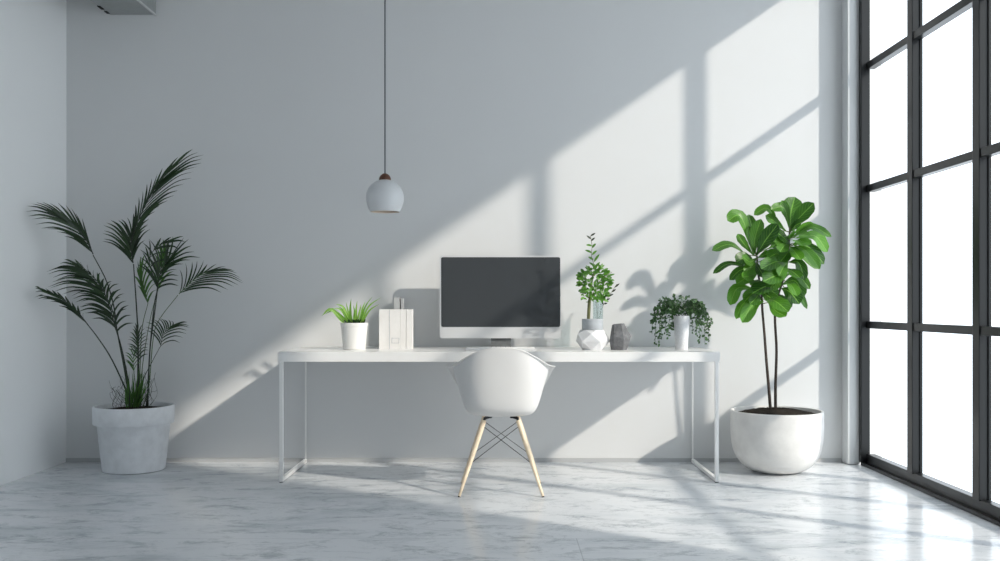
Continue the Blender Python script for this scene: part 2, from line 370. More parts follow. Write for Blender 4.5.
# ================================================================ CHAIR
CX, CY = .006, -.935
chair = thing('armchair', 'white moulded plastic armchair on splayed pale wooden legs in front of the desk', 'chair', (CX, CY, 0))
def shell():
    # control rings; 16 stations counted from the back round the left side (mirror for the right). local y+ faces the desk
    # stations a = 0 back centre ... 8 front centre
    R = [
     [(0,-.085,.415),(.045,-.080,.415),(.085,-.058,.415),(.105,-.03,.415),(.112,.01,.415),(.108,.045,.416),(.085,.08,.417),(.045,.095,.417),(0,.10,.417)],
     [(0,-.165,.433),(.085,-.155,.432),(.150,-.125,.432),(.166,-.075,.432),(.174,-.005,.433),(.168,.07,.433),(.144,.145,.430),(.080,.180,.433),(0,.190,.434)],
     [(0,-.205,.475),(.105,-.195,.474),(.172,-.155,.474),(.196,-.09,.475),(.203,0,.476),(.199,.085,.474),(.192,.170,.465),(.105,.230,.455),(0,.240,.452)],
     [(0,-.232,.575),(.112,-.222,.575),(.190,-.178,.572),(.222,-.10,.57),(.231,0,.565),(.227,.095,.545),(.216,.190,.500),(.120,.258,.455),(0,.268,.450)],
     [(0,-.255,.700),(.112,-.246,.695),(.196,-.196,.672),(.242,-.11,.655),(.254,0,.640),(.250,.105,.605),(.226,.205,.530),(.125,.270,.448),(0,.281,.443)],
     [(0,-.272,.782),(.095,-.264,.778),(.172,-.222,.740),(.238,-.125,.692),(.262,-.01,.678),(.260,.115,.652),(.232,.215,.550),(.128,.276,.438),(0,.288,.433)],
     [(0,-.276,.789),(.100,-.270,.785),(.182,-.230,.746),(.262,-.135,.695),(.300,-.015,.682),(.294,.125,.654),(.242,.225,.548),(.130,.281,.430),(0,.293,.425)],
    ]
    bm = bmesh.new(); S = 48; rings = []
    for ring in R:
        full = [Vector((-x, y, z)) for x, y, z in ring] + [Vector((x, y, z)) for x, y, z in ring[-2:0:-1]]
        m = len(full); out = []
        for i in range(S):
            u = i/S*m; k = int(u); f = u-k
            a, b, c, d = full[(k-1) % m], full[k % m], full[(k+1) % m], full[(k+2) % m]
            out.append(.5*((2*b)+(c-a)*f+(2*a-5*b+4*c-d)*f*f+(3*b-a-3*c+d)*f**3))
        rings.append(out)
    fine = []
    for k in range(S):
        fine.append(catmull([r[k] for r in rings], 25))
    V = [[bm.verts.new(p + Vector((CX, CY, 0))) for p in col] for col in fine]
    for k in range(S):
        a, b = V[k], V[(k+1) % S]
        for i in range(24): bm.faces.new((a[i], b[i], b[i+1], a[i+1]))
    bm.faces.new([V[k][0] for k in range(S)])
    return bm
sh = link('seat_shell', shell(), 'shell', chair, smooth='all')
md = sh.modifiers.new('thickness', 'SOLIDIFY'); md.thickness = .006; md.offset = 0
md = sh.modifiers.new('round', 'SUBSURF'); md.levels = 1; md.render_levels = 1
HIP = {}
for sx in (-1, 1):
    for sy in (-1, 1):
        foot = Vector((CX + sx*.2225, CY + sy*.197, .004)); top = Vector((CX + sx*.092, CY + sy*.105, .396))
        bm = bmesh.new(); pts = [foot.lerp(top, k/6) for k in range(7)]
        tube(bm, pts, [.0078, .009, .0105, .012, .0132, .0138, .0135], 14)
        leg = link('leg', bm, 'wood', chair)
        bm = bmesh.new(); tube(bm, [foot+Vector((0, 0, -.0038)), foot+Vector((0, 0, .003))], .0075, 12); link('foot_pad', bm, 'rubber', leg)
        HIP[sx, sy] = (foot, top)
        bm = bmesh.new()
        inn = Vector((CX+sx*.068, CY+sy*.075, .4095))
        tube(bm, [top+(top-foot).normalized()*-.012, top+Vector((-sx*.003, -sy*.003, .010)), inn], [.0075, .0085, .008], 10)
        tube(bm, [inn + Vector((0,0,-.004)), inn+Vector((0, 0, .006))], .02, 14)
        link('leg_bracket', bm, 'wire', chair)
bm = bmesh.new()
def on(sx, sy, f): a, b = HIP[sx, sy]; return a.lerp(b, f)
for sy in (-1, 1):
    for sx in (-1, 1):
        tube(bm, [on(sx, sy, .93), on(-sx, sy, .42)], .0021, 6)
for sx in (-1, 1):
    tube(bm, [on(sx, 1, .93), on(sx, -1, .42)], .0021, 6); tube(bm, [on(sx, -1, .93), on(sx, 1, .42)], .0021, 6)
link('cross_bracing', bm, 'wire', chair)

# ================================================================ PENDANT LAMP
PT = .5; s = (D-PT)/F
pc = P(385, 197.4, PT)
lamp = thing('pendant_lamp', 'small grey white globe pendant lamp with wooden cap hanging on a thin cord', 'lamp', pc)
prof = [(5.0,17.3),(8.5,16.2),(12,14),(15,11),(17.2,7.2),(18.4,3.4),(18.7,0),(18.5,-3.6),(17.7,-7.4),(16.4,-11),(14.6,-14.6)]
prof = catmull([(a*s, 0, b*s) for a, b in prof], 40)
bm = bmesh.new()
lathe(bm, [(v.x, v.z) for v in prof], 56, pc)
sh1 = link('lamp_shade', bm, 'lamp', lamp, smooth='all')
bm = bmesh.new(); lathe(bm, [(prof[-1].x, prof[-1].z)] + [(v.x-.003, v.z+.001) for v in prof[::-1]] + [(0, prof[0].z-.001)], 56, pc)
link('shade_lining', bm, 'lamp_in', sh1, smooth='all')
bm = bmesh.new(); lathe(bm, [(0,16.4*s),(5.9*s,16.4*s),(6.0*s,18*s),(5.6*s,20*s),(4.4*s,22*s),(2.6*s,23.5*s),(1.2*s,24*s),(0,24.2*s)], 32, pc)
link('wooden_cap', bm, 'wood_cap', lamp)
bm = bmesh.new(); tube(bm, [pc+Vector((0, 0, 23.9*s)), Vector((pc.x, pc.y, ZC-.03))], .0052, 10); link('cord', bm, 'cord', lamp)
bm = bmesh.new(); lathe(bm, [(0,-.03),(.045,-.03),(.05,-.025),(.05,0),(0,0)], 32, (pc.x, pc.y, ZC-.0005)); link('ceiling_rose', bm, 'lamp', lamp)
bm = bmesh.new(); lathe(bm, [(0,-.06),(.018,-.056),(.029,-.04),(.032,-.022),(.026,0),(.014,.02),(.013,.075),(0,.075)], 24, pc); link('bulb', bm, 'pot_small', lamp, smooth='all')

# ================================================================ MONITOR AND KEYBOARD
MT = .235; md_ = D-MT
mb = P(500.3, 348.5, MT)
mon = thing('desktop_monitor', 'wide flat monitor with dark blank screen and silver chin on the desk', 'monitor', (mb.x, -MT, .75))
a, b2 = P(439.8, 255.9, MT), P(561, 338.2, MT)
def rounded_slab(bm, x0, x1, z0, z1, y0, y1, r=.012, seg=5):
    pts = []
    for cx, cz, a0 in ((x1-r, z1-r, 0), (x0+r, z1-r, 90), (x0+r, z0+r, 180), (x1-r, z0+r, 270)):
        for k in range(seg+1):
            an = math.radians(a0 + 90*k/seg); pts.append((cx+r*math.cos(an), cz+r*math.sin(an)))
    f = [bm.verts.new((x, y0, z)) for x, z in pts]; g = [bm.verts.new((x, y1, z)) for x, z in pts]
    bm.faces.new(f); bm.faces.new(g[::-1]); n = len(pts)
    for k in range(n): bm.faces.new((f[k], g[k], g[(k+1) % n], f[(k+1) % n]))
bm = bmesh.new(); rounded_slab(bm, a.x, b2.x, b2.z, a.z, -MT, -MT+.022, .017); link('casing', bm, 'alu', mon)
a, b2 = P(441.2, 257.2, MT), P(560.2, 327, MT)
bm = bmesh.new(); rounded_slab(bm, a.x, b2.x, b2.z, a.z, -MT-.0015, -MT+.004, .011, 4); link('screen', bm, 'screen', mon, smooth=False)
a, b2 = P(491, 338.0, MT), P(511, 348.3, MT)
bm = bmesh.new()
z0, z1 = .758, a.z+.10
prev = None
for (y, z) in ((-MT-.012, .752), (-MT+.015, .775), (-MT+.028, .84), (-MT+.0235, z1)):
    cur = [bm.verts.new((x, y+dy, z)) for x, dy in ((a.x, 0), (b2.x, 0), (b2.x, .009), (a.x, .009))]
    if prev:
        for k in range(4): bm.faces.new((prev[k], prev[(k+1) % 4], cur[(k+1) % 4], cur[k]))
    else: bm.faces.new(cur[::-1])
    prev = cur
bm.faces.new(prev)
link('stand_neck', bm, 'stand', mon, smooth=False)
bm = bmesh.new(); box(bm, a.x-.02, b2.x+.02, -MT-.075, -MT+.08, .7503, .756, .002); link('stand_foot', bm, 'alu', mon, smooth=False)
kt = .47; ka, kb = P(466, 350, kt), P(535.5, 350, kt)
kbd = thing('keyboard', 'slim white keyboard on the desk between monitor and armchair', 'keyboard', ((ka.x+kb.x)/2, -kt, .75))
bm = bmesh.new(); box(bm, ka.x, kb.x, -kt-.055, -kt+.055, .7503, .762, .003); link('base', bm, 'alu', kbd, smooth=False)
for r in range(5):
    bm = bmesh.new(); n = 14; w = (kb.x-ka.x-.012)/n
    y0 = -kt-.050 + r*.0203
    if r == 0:
        xs = [(0, 1), (1, 2), (2, 3), (3, 4.2), (4.2, 9.2), (9.2, 10.4), (10.4, 11.4), (11.4, 12.6), (12.6, 14)]
    else: xs = [(i, i+1) for i in range(n)]
    for p, q in xs: box(bm, ka.x+.006+p*w+.0012, ka.x+.006+q*w-.0012, y0, y0+.0165, .7618, .7670, .0008)
    link('key_row', bm, 'keys', kbd, smooth=False)
# ================================================================ BOXES
BT = .37
def px_box(name, x0, x1, yt, t0, depth, label, cat, bev=.0015, parent=None, top=.75, mat='card'):
    a, b = P(x0, yt, t0), P(x1, yt, t0)
    bm = bmesh.new(); box(bm, a.x, b.x-.0006, -t0, -t0+depth, top, a.z, bev)
    if parent is None and label:
        e = thing(name, label, cat, ((a.x+b.x)/2, -t0+depth/2, top)); return e, a, b, bm
    return None, a, b, bm
fb, a, b, bm = px_box('file_box', 379, 400.6, 309.3, BT, .10, 'wide white file box with small label frame beside the grassy plant', 'box')
link('box_body', bm, 'card', fb, smooth=False)
bm = bmesh.new(); zt = a.z
l0, l1 = P(391.8, 338, BT), P(399.2, 343.2, BT)
for x0, x1, z0, z1 in ((l0.x, l1.x, l0.z-.002, l0.z), (l0.x, l1.x, l1.z, l1.z+.002), (l0.x, l0.x+.002, l1.z, l0.z), (l1.x-.002, l1.x, l1.z, l0.z)):
    box(bm, x0, x1, -BT-.0022, -BT+.0005, z0, z1)
link('label_frame', bm, 'facet_grey', fb, smooth=False)
bm = bmesh.new(); xx = P(389.5, 300, BT).x; box(bm, xx-.0012, xx+.0012, -BT-.0012, -BT+.0005, .752, zt-.002); link('front_ridge', bm, 'facet_grey', fb, smooth=False)
def book(x0, x1, yt, t0, depth, label):
    e, a, b, bm = px_box('book', x0, x1, yt, t0, depth, label, 'book')
    bm.free()
    w = b.x-a.x-.0008; th = min(.003, w*.22); h = a.z-.75
    bm = bmesh.new(); X0 = a.x+.0004
    box(bm, X0, X0+th, -t0, -t0+depth, .75, .75+h); box(bm, X0+w-th, X0+w, -t0, -t0+depth, .75, .75+h); box(bm, X0+th, X0+w-th, -t0, -t0+th, .75, .75+h)
    link('cover', bm, 'card', e, smooth=False)
    bm = bmesh.new(); box(bm, X0+th+.0001, X0+w-th-.0001, -t0+th+.0001, -t0+depth-.003, .754, .75+h-.003); link('pages', bm, 'keys', e, smooth=False)
    return e
book(400.7, 406.2, 309.3, BT-.002, .095, 'slim white book standing between the file box and the end book')
book(406.3, 412, 309.3, BT, .098, 'white book at the right end of the low row, nearest the monitor')
book(394.0, 399.8, 297.6, .135, .10, 'taller white book rising behind the file box')
book(400.9, 402.6, 298.4, .135, .10, 'very thin tall white booklet rising behind the low row of books')

# ================================================================ SMALL GRASSY PLANT
def pot_lathe(bm, prof, c, n=48): lathe(bm, prof, n, c)
GT = .39; c = P(354.3, 349, GT); c.z = .75; s = (D-GT)/F
gp = thing('potted_spider_plant', 'small white pot of bright green grassy leaves at the left end of the desk', 'plant', c)
bm = bmesh.new(); h = 26.6*s
pot_lathe(bm, [(0,.0),(10.6*s,0),(11.2*s,.003),(13.2*s,h-.022),(13.6*s,h-.021),(13.7*s,h-.002),(13.3*s,h),(12.6*s,h-.002),(12.3*s,h-.02),(0,h-.02)], c)
link('pot', bm, 'pot_small', gp)
bm = bmesh.new(); lathe(bm, [(12.3*s,h-.019),(8*s,h-.010),(0,h-.006)], 32, c); link('soil', bm, 'soil', gp, smooth='all')
bm = bmesh.new()
for root, mid, tip, w, t1 in [
    ((343,321),(331,309.5),(321.7,316),6.5,.36), ((345,320),(334,311),(325,314),4,.27), ((348,318),(343,307),(335.5,304.2),4,.33), ((349,319),(344,311),(338,306),3.5,.25),
    ((351,318),(350.5,308),(351.2,298.5),4.4,.34), ((350,318),(347.5,309),(346,302),3,.26), ((356,318),(356.3,309),(357.2,300.8),3.6,.36), ((354,318),(354.5,311),(353,305),3,.25),
    ((361,317),(362.5,309),(365.3,301.3),3.6,.32), ((362,316),(366,305.5),(372.7,296.2),2.6,.34), ((363,317),(369.5,305.5),(381.4,297.3),2.8,.30),
    ((364,319),(370,310),(379.5,303.9),3.0,.36), ((358,318),(360,310),(361,304),3,.25), ((363,318),(368,308),(375,301),2.6,.24), ((347,319),(341,310),(332,308),3.6,.40)]:
    r_ = P(354.3+(root[0]-354.3)*.55, 325, GT+ (t1+.09-GT)*.2)
    leaf(bm, [r_, P(*root, GT+(t1+.09-GT)*.35), P(*mid, GT+(t1+.09-GT)*.75), P(*tip, t1+.09)], w*s*.74, (rnd.uniform(-.3,.3), -1, .45), 'strap', 12, .35)
link('leaves', bm, 'grass', gp, smooth='all')
bm = bmesh.new()
for i in range(95):
    an = rnd.random()*6.28; r0 = rnd.random()*.062; q = c+Vector((r0*math.cos(an), r0*math.sin(an), h-.012))
    d_ = Vector((math.cos(an)*rnd.uniform(.0,.022), math.sin(an)*rnd.uniform(0,.022), rnd.uniform(.016,.036)))
    leaf(bm, [q, q+d_*.6+Vector((0,0,.004)), q+d_], .011, (rnd.uniform(-1,1), -1, .4), 'oval', 5, .2)
link('inner_leaves', bm, 'grass_dark', gp, smooth='all')

# ================================================================ FACETED PLANTER WITH LEAFY STEM
FT = .44; c = P(592.5, 350, FT); c.z = .75; s = (D-FT)/F
fp = thing('faceted_planter', 'white faceted stone planter with grey collar and tall green sprig', 'plant', c)
def faceted(bm, c, rings, rot, n, jit=0.0):
    R = []
    for i, (r, z, ox) in enumerate(rings):
        R.append([bm.verts.new((c.x+ox+r*math.cos(2*math.pi*(k+.5*(i % 2))/n+rot)*(1+rnd.uniform(-jit, jit)), c.y+r*.9*math.sin(2*math.pi*(k+.5*(i % 2))/n+rot), c.z+z)) for k in range(n)])
    for i in range(len(R)-1):
        for k in range(n):
            if i % 2 == 0:
                bm.faces.new((R[i][k], R[i][(k+1) % n], R[i+1][k])); bm.faces.new((R[i][(k+1) % n], R[i+1][(k+1) % n], R[i+1][k]))
            else:
                bm.faces.new((R[i][k], R[i+1][(k+1) % n], R[i+1][k])) ; bm.faces.new((R[i][k], R[i][(k+1) % n], R[i+1][(k+1) % n]))
    bm.faces.new(R[0][::-1]); bm.faces.new(R[-1])
bm = bmesh.new(); faceted(bm, c, [(.066,0,0),(.104,.052,0),(.094,.098,0),(.070,.121,0)], .35, 6, .05)
link('faceted_base', bm, 'facet_white', fp, smooth=False)
zc = .121; ztop = P(592, 318.8, FT).z-.75
bm = bmesh.new(); lathe(bm, [(0,zc+.0),(10.3*s,zc),(10.6*s,zc+.004),(10.6*s,ztop-.003),(10.2*s,ztop),(9.5*s,ztop),(9.4*s,ztop-.01),(0,ztop-.01)], 40, c)
link('collar', bm, 'facet_grey', fp)
bm = bmesh.new(); lathe(bm, [(9.3*s,ztop-.009),(0,ztop-.005)], 24, c); link('soil', bm, 'soil', fp, smooth='all')
bm = bmesh.new()
stem = [P(588.5, 320, FT), P(589, 308, FT), P(590, 295, FT-.005), P(592, 280, FT), P(594.5, 268, FT), P(591.5, 256, FT), P(592, 246, FT+.01), P(590.5, 236, FT+.01)]
sc_ = catmull(stem, 24); tube(bm, sc_, [.010 if i < 6 else (.006 if i < 12 else .0016) for i in range(24)], 8)
for e in ((597, 322), ):
    tube(bm, catmull([P(590, 300, FT), P(597, 285, FT+.02), P(603, 278, FT+.03), P(612, 272, FT+.02)], 8), .0016, 6)
    tube(bm, catmull([P(590, 303, FT), P(586, 288, FT-.02), P(581, 274, FT-.02)], 8), .0016, 6)
link('stem', bm, 'twig', fp)
bm = bmesh.new()
for i in range(250):
    while True:
        x, y = rnd.uniform(579, 610), rnd.uniform(266, 303)
        cx_ = 594.5
        wd = 4+13*min(1, (y-264)/14) if y < 285 else 17-(y-285)*.52
        if abs(x-cx_) < wd and (y < 296 or x < 604): break
    t = FT + rnd.uniform(-.08, .08)*(1-abs(x-cx_)/22)
    q = P(x, y, t); dv = Vector(((x-cx_)/16+rnd.uniform(-.6,.6), rnd.uniform(-.9,.5), rnd.uniform(-.3,1))).normalized()
    L_ = rnd.uniform(.022, .040)
    leaf(bm, [q, q+dv*L_*.5+Vector((0,0,.003)), q+dv*L_], rnd.uniform(.014,.020), (rnd.uniform(-.6,.6), -1, rnd.uniform(0,.9)), 'oval', 5, .2)
for (x, y, tx, ty) in ((594,262,599.5,254),(593.5,260,588,257),(592,255,597,250.5),(592,253,585,250),(592,248,596,243.5),(592,246,586,245),(594,266,589,262.5),(595,268,600,262),
    (584,276,577.5,272),(583,281,578,277),(606,277,615,274),(604,281,612,280)):
    q, e = P(x, y, FT+rnd.uniform(-.01,.02)), P(tx, ty, FT+rnd.uniform(-.02,.03))
    leaf(bm, [q, (q+e)/2+Vector((0, 0, .002)), e], .015, (rnd.uniform(-.3,.3), -1, .4), 'oval', 6, .2)
link('foliage', bm, 'sprig', fp, smooth='all')
bm = bmesh.new()
for (x, y, tx, ty) in ((591,241,595,237.5),(591,239,586.5,235.5),(590.5,236,595.5,233)):
    q, e = P(x, y, FT+.01), P(tx, ty, FT+.02)
    leaf(bm, [q, (q+e)/2, e], .012, (0, -1, .3), 'oval', 6, .2)
link('tip_leaves', bm, 'sprig_dark', fp, smooth='all')
# glass vase behind it
VT = .16; c = P(598, 348, VT); c.z = .75; s = (D-VT)/F
vs_ = thing('glass_vase', 'clear glass vase with a thin dark twig behind the faceted planter', 'vase', c)
vh = P(598, 300.5, VT).z-.75
bm = bmesh.new(); lathe(bm, [(0,0),(.028,0),(.030,.003),(.034,vh),(.0305,vh),(.028,.014),(0,.012)], 32, c); link('glass_body', bm, 'clear', vs_)
bm = bmesh.new(); tw = catmull([P(597, 335, VT), P(600, 315, VT), P(603, 306, VT+.01), P(609, 296, VT+.03), P(617, 284, VT+.04)], 14); tube(bm, tw, .0014, 6)
tw2 = catmull([P(598, 335, VT), P(597, 312, VT), P(596, 300, VT-.01), P(598, 290, VT)], 8); tube(bm, tw2, .0014, 6)
link('twig', bm, 'twig', vs_)
bm = bmesh.new()
for (x, y, tx, ty) in ((614.5,287.5,619.5,283.5),(612,292,616,289),(609,296,613.5,294),(606.5,300,610,298.5),(604,304,607.5,303),(603.5,305,601.5,300.5)):
    q, e = P(x, y, VT+.03), P(tx, ty, VT+.04)
    leaf(bm, [q, (q+e)/2, e], .011, (0, -1, .3), 'oval', 6, .2)
link('twig_leaves', bm, 'sprig_dark', vs_, smooth='all')
# dark polyhedron
OT = .46; c = P(619, 350, OT); c.z = .75
bm = bmesh.new()
# irregular cut gem: bottom, waist and top outlines
B_ = [(-.046,.00),(-.030,-.034),(.016,-.040),(.040,-.006),(.014,.034),(-.028,.034)]
W_ = [(-.054,.00),(-.034,-.046),(.018,-.058),(.064,-.004),(.020,.048),(-.034,.046)]
T_ = [(-.040,.00),(-.030,-.022),(.006,-.032),(.026,-.004),(.008,.026),(-.026,.026)]
V = []
for pts, zz in ((B_, (0,)*6), (W_, (.055,.085,.068,.082,.07,.08)), (T_, (.150,.156,.160,.160,.156,.152))):
    V.append([bm.verts.new((c.x+.002+x*1.1, c.y+y, c.z+z)) for (x, y), z in zip(pts, zz)])
for r0, r1 in zip(V, V[1:]):
    for k in range(6):
        k2 = (k+1) % 6; bm.faces.new((r0[k], r0[k2], r1[k2])); bm.faces.new((r0[k], r1[k2], r1[k]))
bm.faces.new(V[0][::-1]); bm.faces.new(V[-1])
o = link('faceted_ornament', bm, 'facet_dark', None, smooth=False); tag(o, 'dark grey faceted stone ornament standing right of the white planter', 'ornament')

# ================================================================ TRAILING PLANT
TT = .43; c = P(681.5, 350, TT); c.z = .75; s = (D-TT)/F
tp = thing('potted_trailing_plant', 'trailing plant with small dark leaves spilling over a tall white pot', 'plant', c)
th_ = P(681, 315.8, TT).z-.75
bm = bmesh.new(); lathe(bm, [(0,0),(5.9*s,0),(6.2*s,.003),(7.0*s,th_*.5),(7.8*s,th_-.003),(7.5*s,th_),(7.0*s,th_-.001),(6.8*s,th_-.012),(0,th_-.012)], 36, c)
link('pot', bm, 'pot_speckle', tp)
bm = bmesh.new(); lathe(bm, [(6.8*s,th_-.0115),(0,th_-.006)], 20, c); link('soil', bm, 'soil', tp, smooth='all')
bm = bmesh.new(); bs = bmesh.new()
vines = [(652,334),(655,348.5),(659,348),(661,340),(665,334),(653,322),(657,312),(668,339),(664,322),(671,330),
         (700,343),(705,349),(708,331),(702,328),(697,336),(706,318),(693,334),(711,326),(709,342),(698,322),
         (659,303),(664,298),(672,295.5),(681,296),(690,295.5),(698,299),(706,304),(656,308),(701,310),(676,303),(686,303),(681,306)]
for i, (x, y) in enumerate(vines):
    side = (x-681)/26
    t1 = TT + rnd.uniform(-.09, .12)
    if y > 330: t1 = TT + rnd.choice((rnd.uniform(-.07,-.02), rnd.uniform(.03, .11)))
    e = P(x, y, t1); e.z = max(e.z, .775); r0 = c+Vector((side*.022, (TT-t1)*.25, th_-.008))
    if y > 311:
        top = P(681+(x-681)*.62, rnd.uniform(299, 305), TT+(t1-TT)*.6); sh_ = P(x+(1.5 if side < 0 else -1.5), min(y-6, 318+rnd.uniform(-4, 4)), t1)
        path = catmull([r0, top, sh_, e], 22)
    else:
        path = catmull([r0, P(681+(x-681)*.6, y+3, TT+(t1-TT)*.6), e], 14)
    tube(bs, path, .0011, 5)
    L_ = sum((q-p).length for p, q in zip(path, path[1:])); n = int(L_/.0085)
    for k in range(3, n):
        f = k/n*(len(path)-1); j = int(f); q = path[j].lerp(path[min(j+1, len(path)-1)], f-j)
        dv = Vector((rnd.uniform(-1,1), rnd.uniform(-1,1), rnd.uniform(-.9,.5))).normalized(); l = rnd.uniform(.014,.027)
        if q.z < .785: dv.z = abs(dv.z)
        leaf(bm, [q, q+dv*l*.5+Vector((0,0,.002)), q+dv*l], l*.66, (rnd.uniform(-.7,.7), -1, rnd.uniform(-.2,1)), 'oval', 4, .2)
for i in range(260):
    an = rnd.random()*6.28; rr_ = math.sqrt(rnd.random()); q = c+Vector((rr_*.125*math.cos(an), rr_*.07*math.sin(an), th_+.005+.095*(1-rr_**2.2)*rnd.uniform(.35, 1)))
    dv = Vector((math.cos(an)+rnd.uniform(-.5,.5), math.sin(an), rnd.uniform(-.3,.6))).normalized(); l = rnd.uniform(.016,.028)
    leaf(bm, [q, q+dv*l*.5+Vector((0,0,.004)), q+dv*l], l*.5, (rnd.uniform(-.6,.6), -1, .6), 'oval', 4, .2)
link('stems', bs, 'palm_stem', tp); link('foliage', bm, 'vine', tp, smooth='all')

# ================================================================ FIDDLE LEAF PLANT
RT = .355; c = P(776.5, 473, RT); c.z = 0; s = (D-RT)/F
fic = thing('potted_fiddle_leaf_fig', 'broad leaved green plant with two thin trunks in a round white floor pot', 'plant', c)
zr = .372; R0 = 45.0*s
bm = bmesh.new()
prof = catmull([(.0,0,.0),(.085,0,0),(.150,0,.012),(.210,0,.048),(.252,0,.110),(R0-.005,0,.185),(R0,0,.26),(R0,0,.33),(R0,0,zr)], 44)
lathe(bm, [(0, 0)] + [(v.x, max(0, v.z)) for v in prof[3:]] + [(R0-.004, zr+.004), (R0-.014, zr+.003), (R0-.017, zr-.006), (R0-.02, zr-.05), (0, zr-.05)], 72, c)
link('pot', bm, 'pot_white', fic)
bm = bmesh.new()
nn = 40; rings = []
for k in range(14):
    r_ = (R0-.021)*(1-k/13)
    ring = [bm.verts.new((c.x+r_*math.cos(6.2832*j/nn), c.y+r_*math.sin(6.2832*j/nn), zr-.030+.045*(1-(r_/R0)**2)+(rnd.uniform(-.004,.004) if k else 0))) for j in range(nn)] if k < 13 else [bm.verts.new((c.x, c.y, zr+.014))]
    rings.append(ring)
for a_, b_ in zip(rings, rings[1:]):
    for j in range(nn):
        if len(b_) == 1: bm.faces.new((a_[j], a_[(j+1) % nn], b_[0]))
        else: bm.faces.new((a_[j], a_[(j+1) % nn], b_[(j+1) % nn], b_[j]))
link('soil', bm, 'soil', fic, smooth='all')
TRL = catmull([P(770.5, 410, RT), P(768.5, 385, RT), P(766.5, 362, RT), P(764.5, 335, RT), P(762.5, 312, RT), P(761, 290, RT), P(758, 272, RT), P(757, 256, RT)], 30)
TRR = catmull([P(775.5, 410, RT), P(775.5, 385, RT), P(776.5, 350, RT), P(775, 320, RT), P(776, 303, RT+.01), P(783, 280, RT+.02), P(788, 258, RT+.02), P(789.5, 232, RT+.02)], 30)
bm = bmesh.new(); tube(bm, [TRL[0]-Vector((0,0,.03))]+TRL, [.0105]+[.0095-.004*i/29 for i in range(30)], 10); link('trunk', bm, 'bark', fic)
bm = bmesh.new(); tube(bm, [TRR[0]-Vector((0,0,.03))]+TRR, [.0105]+[.0092-.004*i/29 for i in range(30)], 10); link('trunk', bm, 'bark', fic)
# root, (mid), tip, width px, depth of tip relative to the trunk (plus = nearer the camera)
LV = [
 [(755,258),(741,217),(727.5,221),14,.05],[(748,256),(730,244.5),(712,250.5),9.5,.02],[(754,256),(744,244),(737.5,234),9.5,-.04],[(755,250),(752,228),(748.5,214.5),11,-.06],
 [(781,232),(768,208.5),(754,215),9,-.03],[(756,256),(765,241),(778,224),15,.12],[(755,254),(755,238),(761,219),12,.06],[(753,252),(750.5,240),(748.5,226),9.5,.03],
 [(757,258),(764,255),(772,252),7,.05],[(756,270),(730,263.5),(713,273.5),7,-.02],[(757,266),(746,258),(736,262),14,.06],[(757,274),(742,269.5),(729.5,280),8.5,.00],
 [(758,273),(748,277),(736.5,284),13,.09],[(748,282),(741,284),(734.4,291),4,-.05],[(760,291),(738,288),(730,305),12,.04],[(760,292),(752,294),(744,302),13,.10],
 [(762,299),(744,303),(736,319),8.5,-.02],[(764,301),(752,306),(742,322.5),14,.07],
 [(786,262),(775,262),(761,269),15,.17],[(785,256),(776,254),(768,258),13,.08],[(790,274),(778,275),(763,281.5),17,.19],[(779,286),(767,286),(752.5,293),17,.16],
 [(763,299),(775,301),(788.5,312),17,.20],[(768,302),(776,311),(786,316.5),12,.14],[(781,288),(790,292),(799.5,304),15,.10],[(783,287),(797,291),(807,309),7.5,.04],
 [(781,285),(795,281),(804,297),12,.02],[(788,272),(799,276),(810,289),9.5,.03],[(788,262),(799,263),(804,280),12,.06],
 [(790,228),(791,212),(795,197),18,-.05],[(790,229),(800,217),(814,203),16,.08],[(789,224),(786,212),(781.5,200.5),10,.03],[(789.5,229),(784,208),(771,209.5),10.5,.05],
 [(793,234),(802,229),(814,223.5),10,.02],[(793,236),(812,227),(831.5,237),9.5,.07],[(795,238),(815,236),(827.5,252),13,-.04],[(793,245),(806,251),(820,269),12,.11],
 [(793,243),(810,248),(824,264),13,-.05],[(788,257),(803,256),(819,269),7.5,-.03],[(787,232),(775,222),(765.5,215.5),11,.0],[(791,246),(784,238),(776,232),13,.09],
 [(790,248),(782,243),(774,241),12,.10],[(789,252),(782,250),(770,243),10,.02],[(792,238),(800,234),(809,236),11,.10],[(791,246),(801,242),(812,243.5),11,.06],
 [(790,246),(795,252),(801,260),12,.13],[(789,240),(790,235),(795,229),13,.14],[(789,250),(786,255),(780,262),12,.09],[(760,286),(768,280),(776,290),12,.08],
 [(757,262),(764,262),(770,268),9,.10],[(760,280),(756,283),(750,285),9,.12],[(789,243),(784,246),(780,252),12,.13],[(790,240),(797,241),(803,246),12,.15],[(777,293),(783,300),(792,307),13,.03],
 [(757,262),(752,268),(744,272),12,.08],[(758,266),(764,270),(772,276),12,.13],[(759,272),(750,276),(742,277),11,.12],[(788,256),(782,262),(772,268),12,.02],
 [(789,246),(798,250),(808,256),11,.08],[(790,236),(782,240),(773,236),12,.06],[(786,268),(793,272),(800,278),12,.12],[(784,276),(776,282),(768,290),13,.12],
 [(760,290),(768,296),(778,303),12,.10],[(760,292),(756,298),(750,304),11,.14],[(757,258),(750,262),(742,256),10,.10],[(757,254),(766,250),(775,246),11,.14],
 [(790,232),(795,226),(802,222),11,.10],[(785,282),(792,286),(797,296),11,.14],[(788,262),(783,268),(779,276),12,.15],[(756,262),(760,270),(765,278),11,.15],
 [(757,268),(751,264),(747,268),9,.03],[(759,284),(768,288),(778,296),13,.05]]
bl, br = bmesh.new(), bmesh.new()
for q_ in (bl, br): q_.loops.layers.uv.verify()
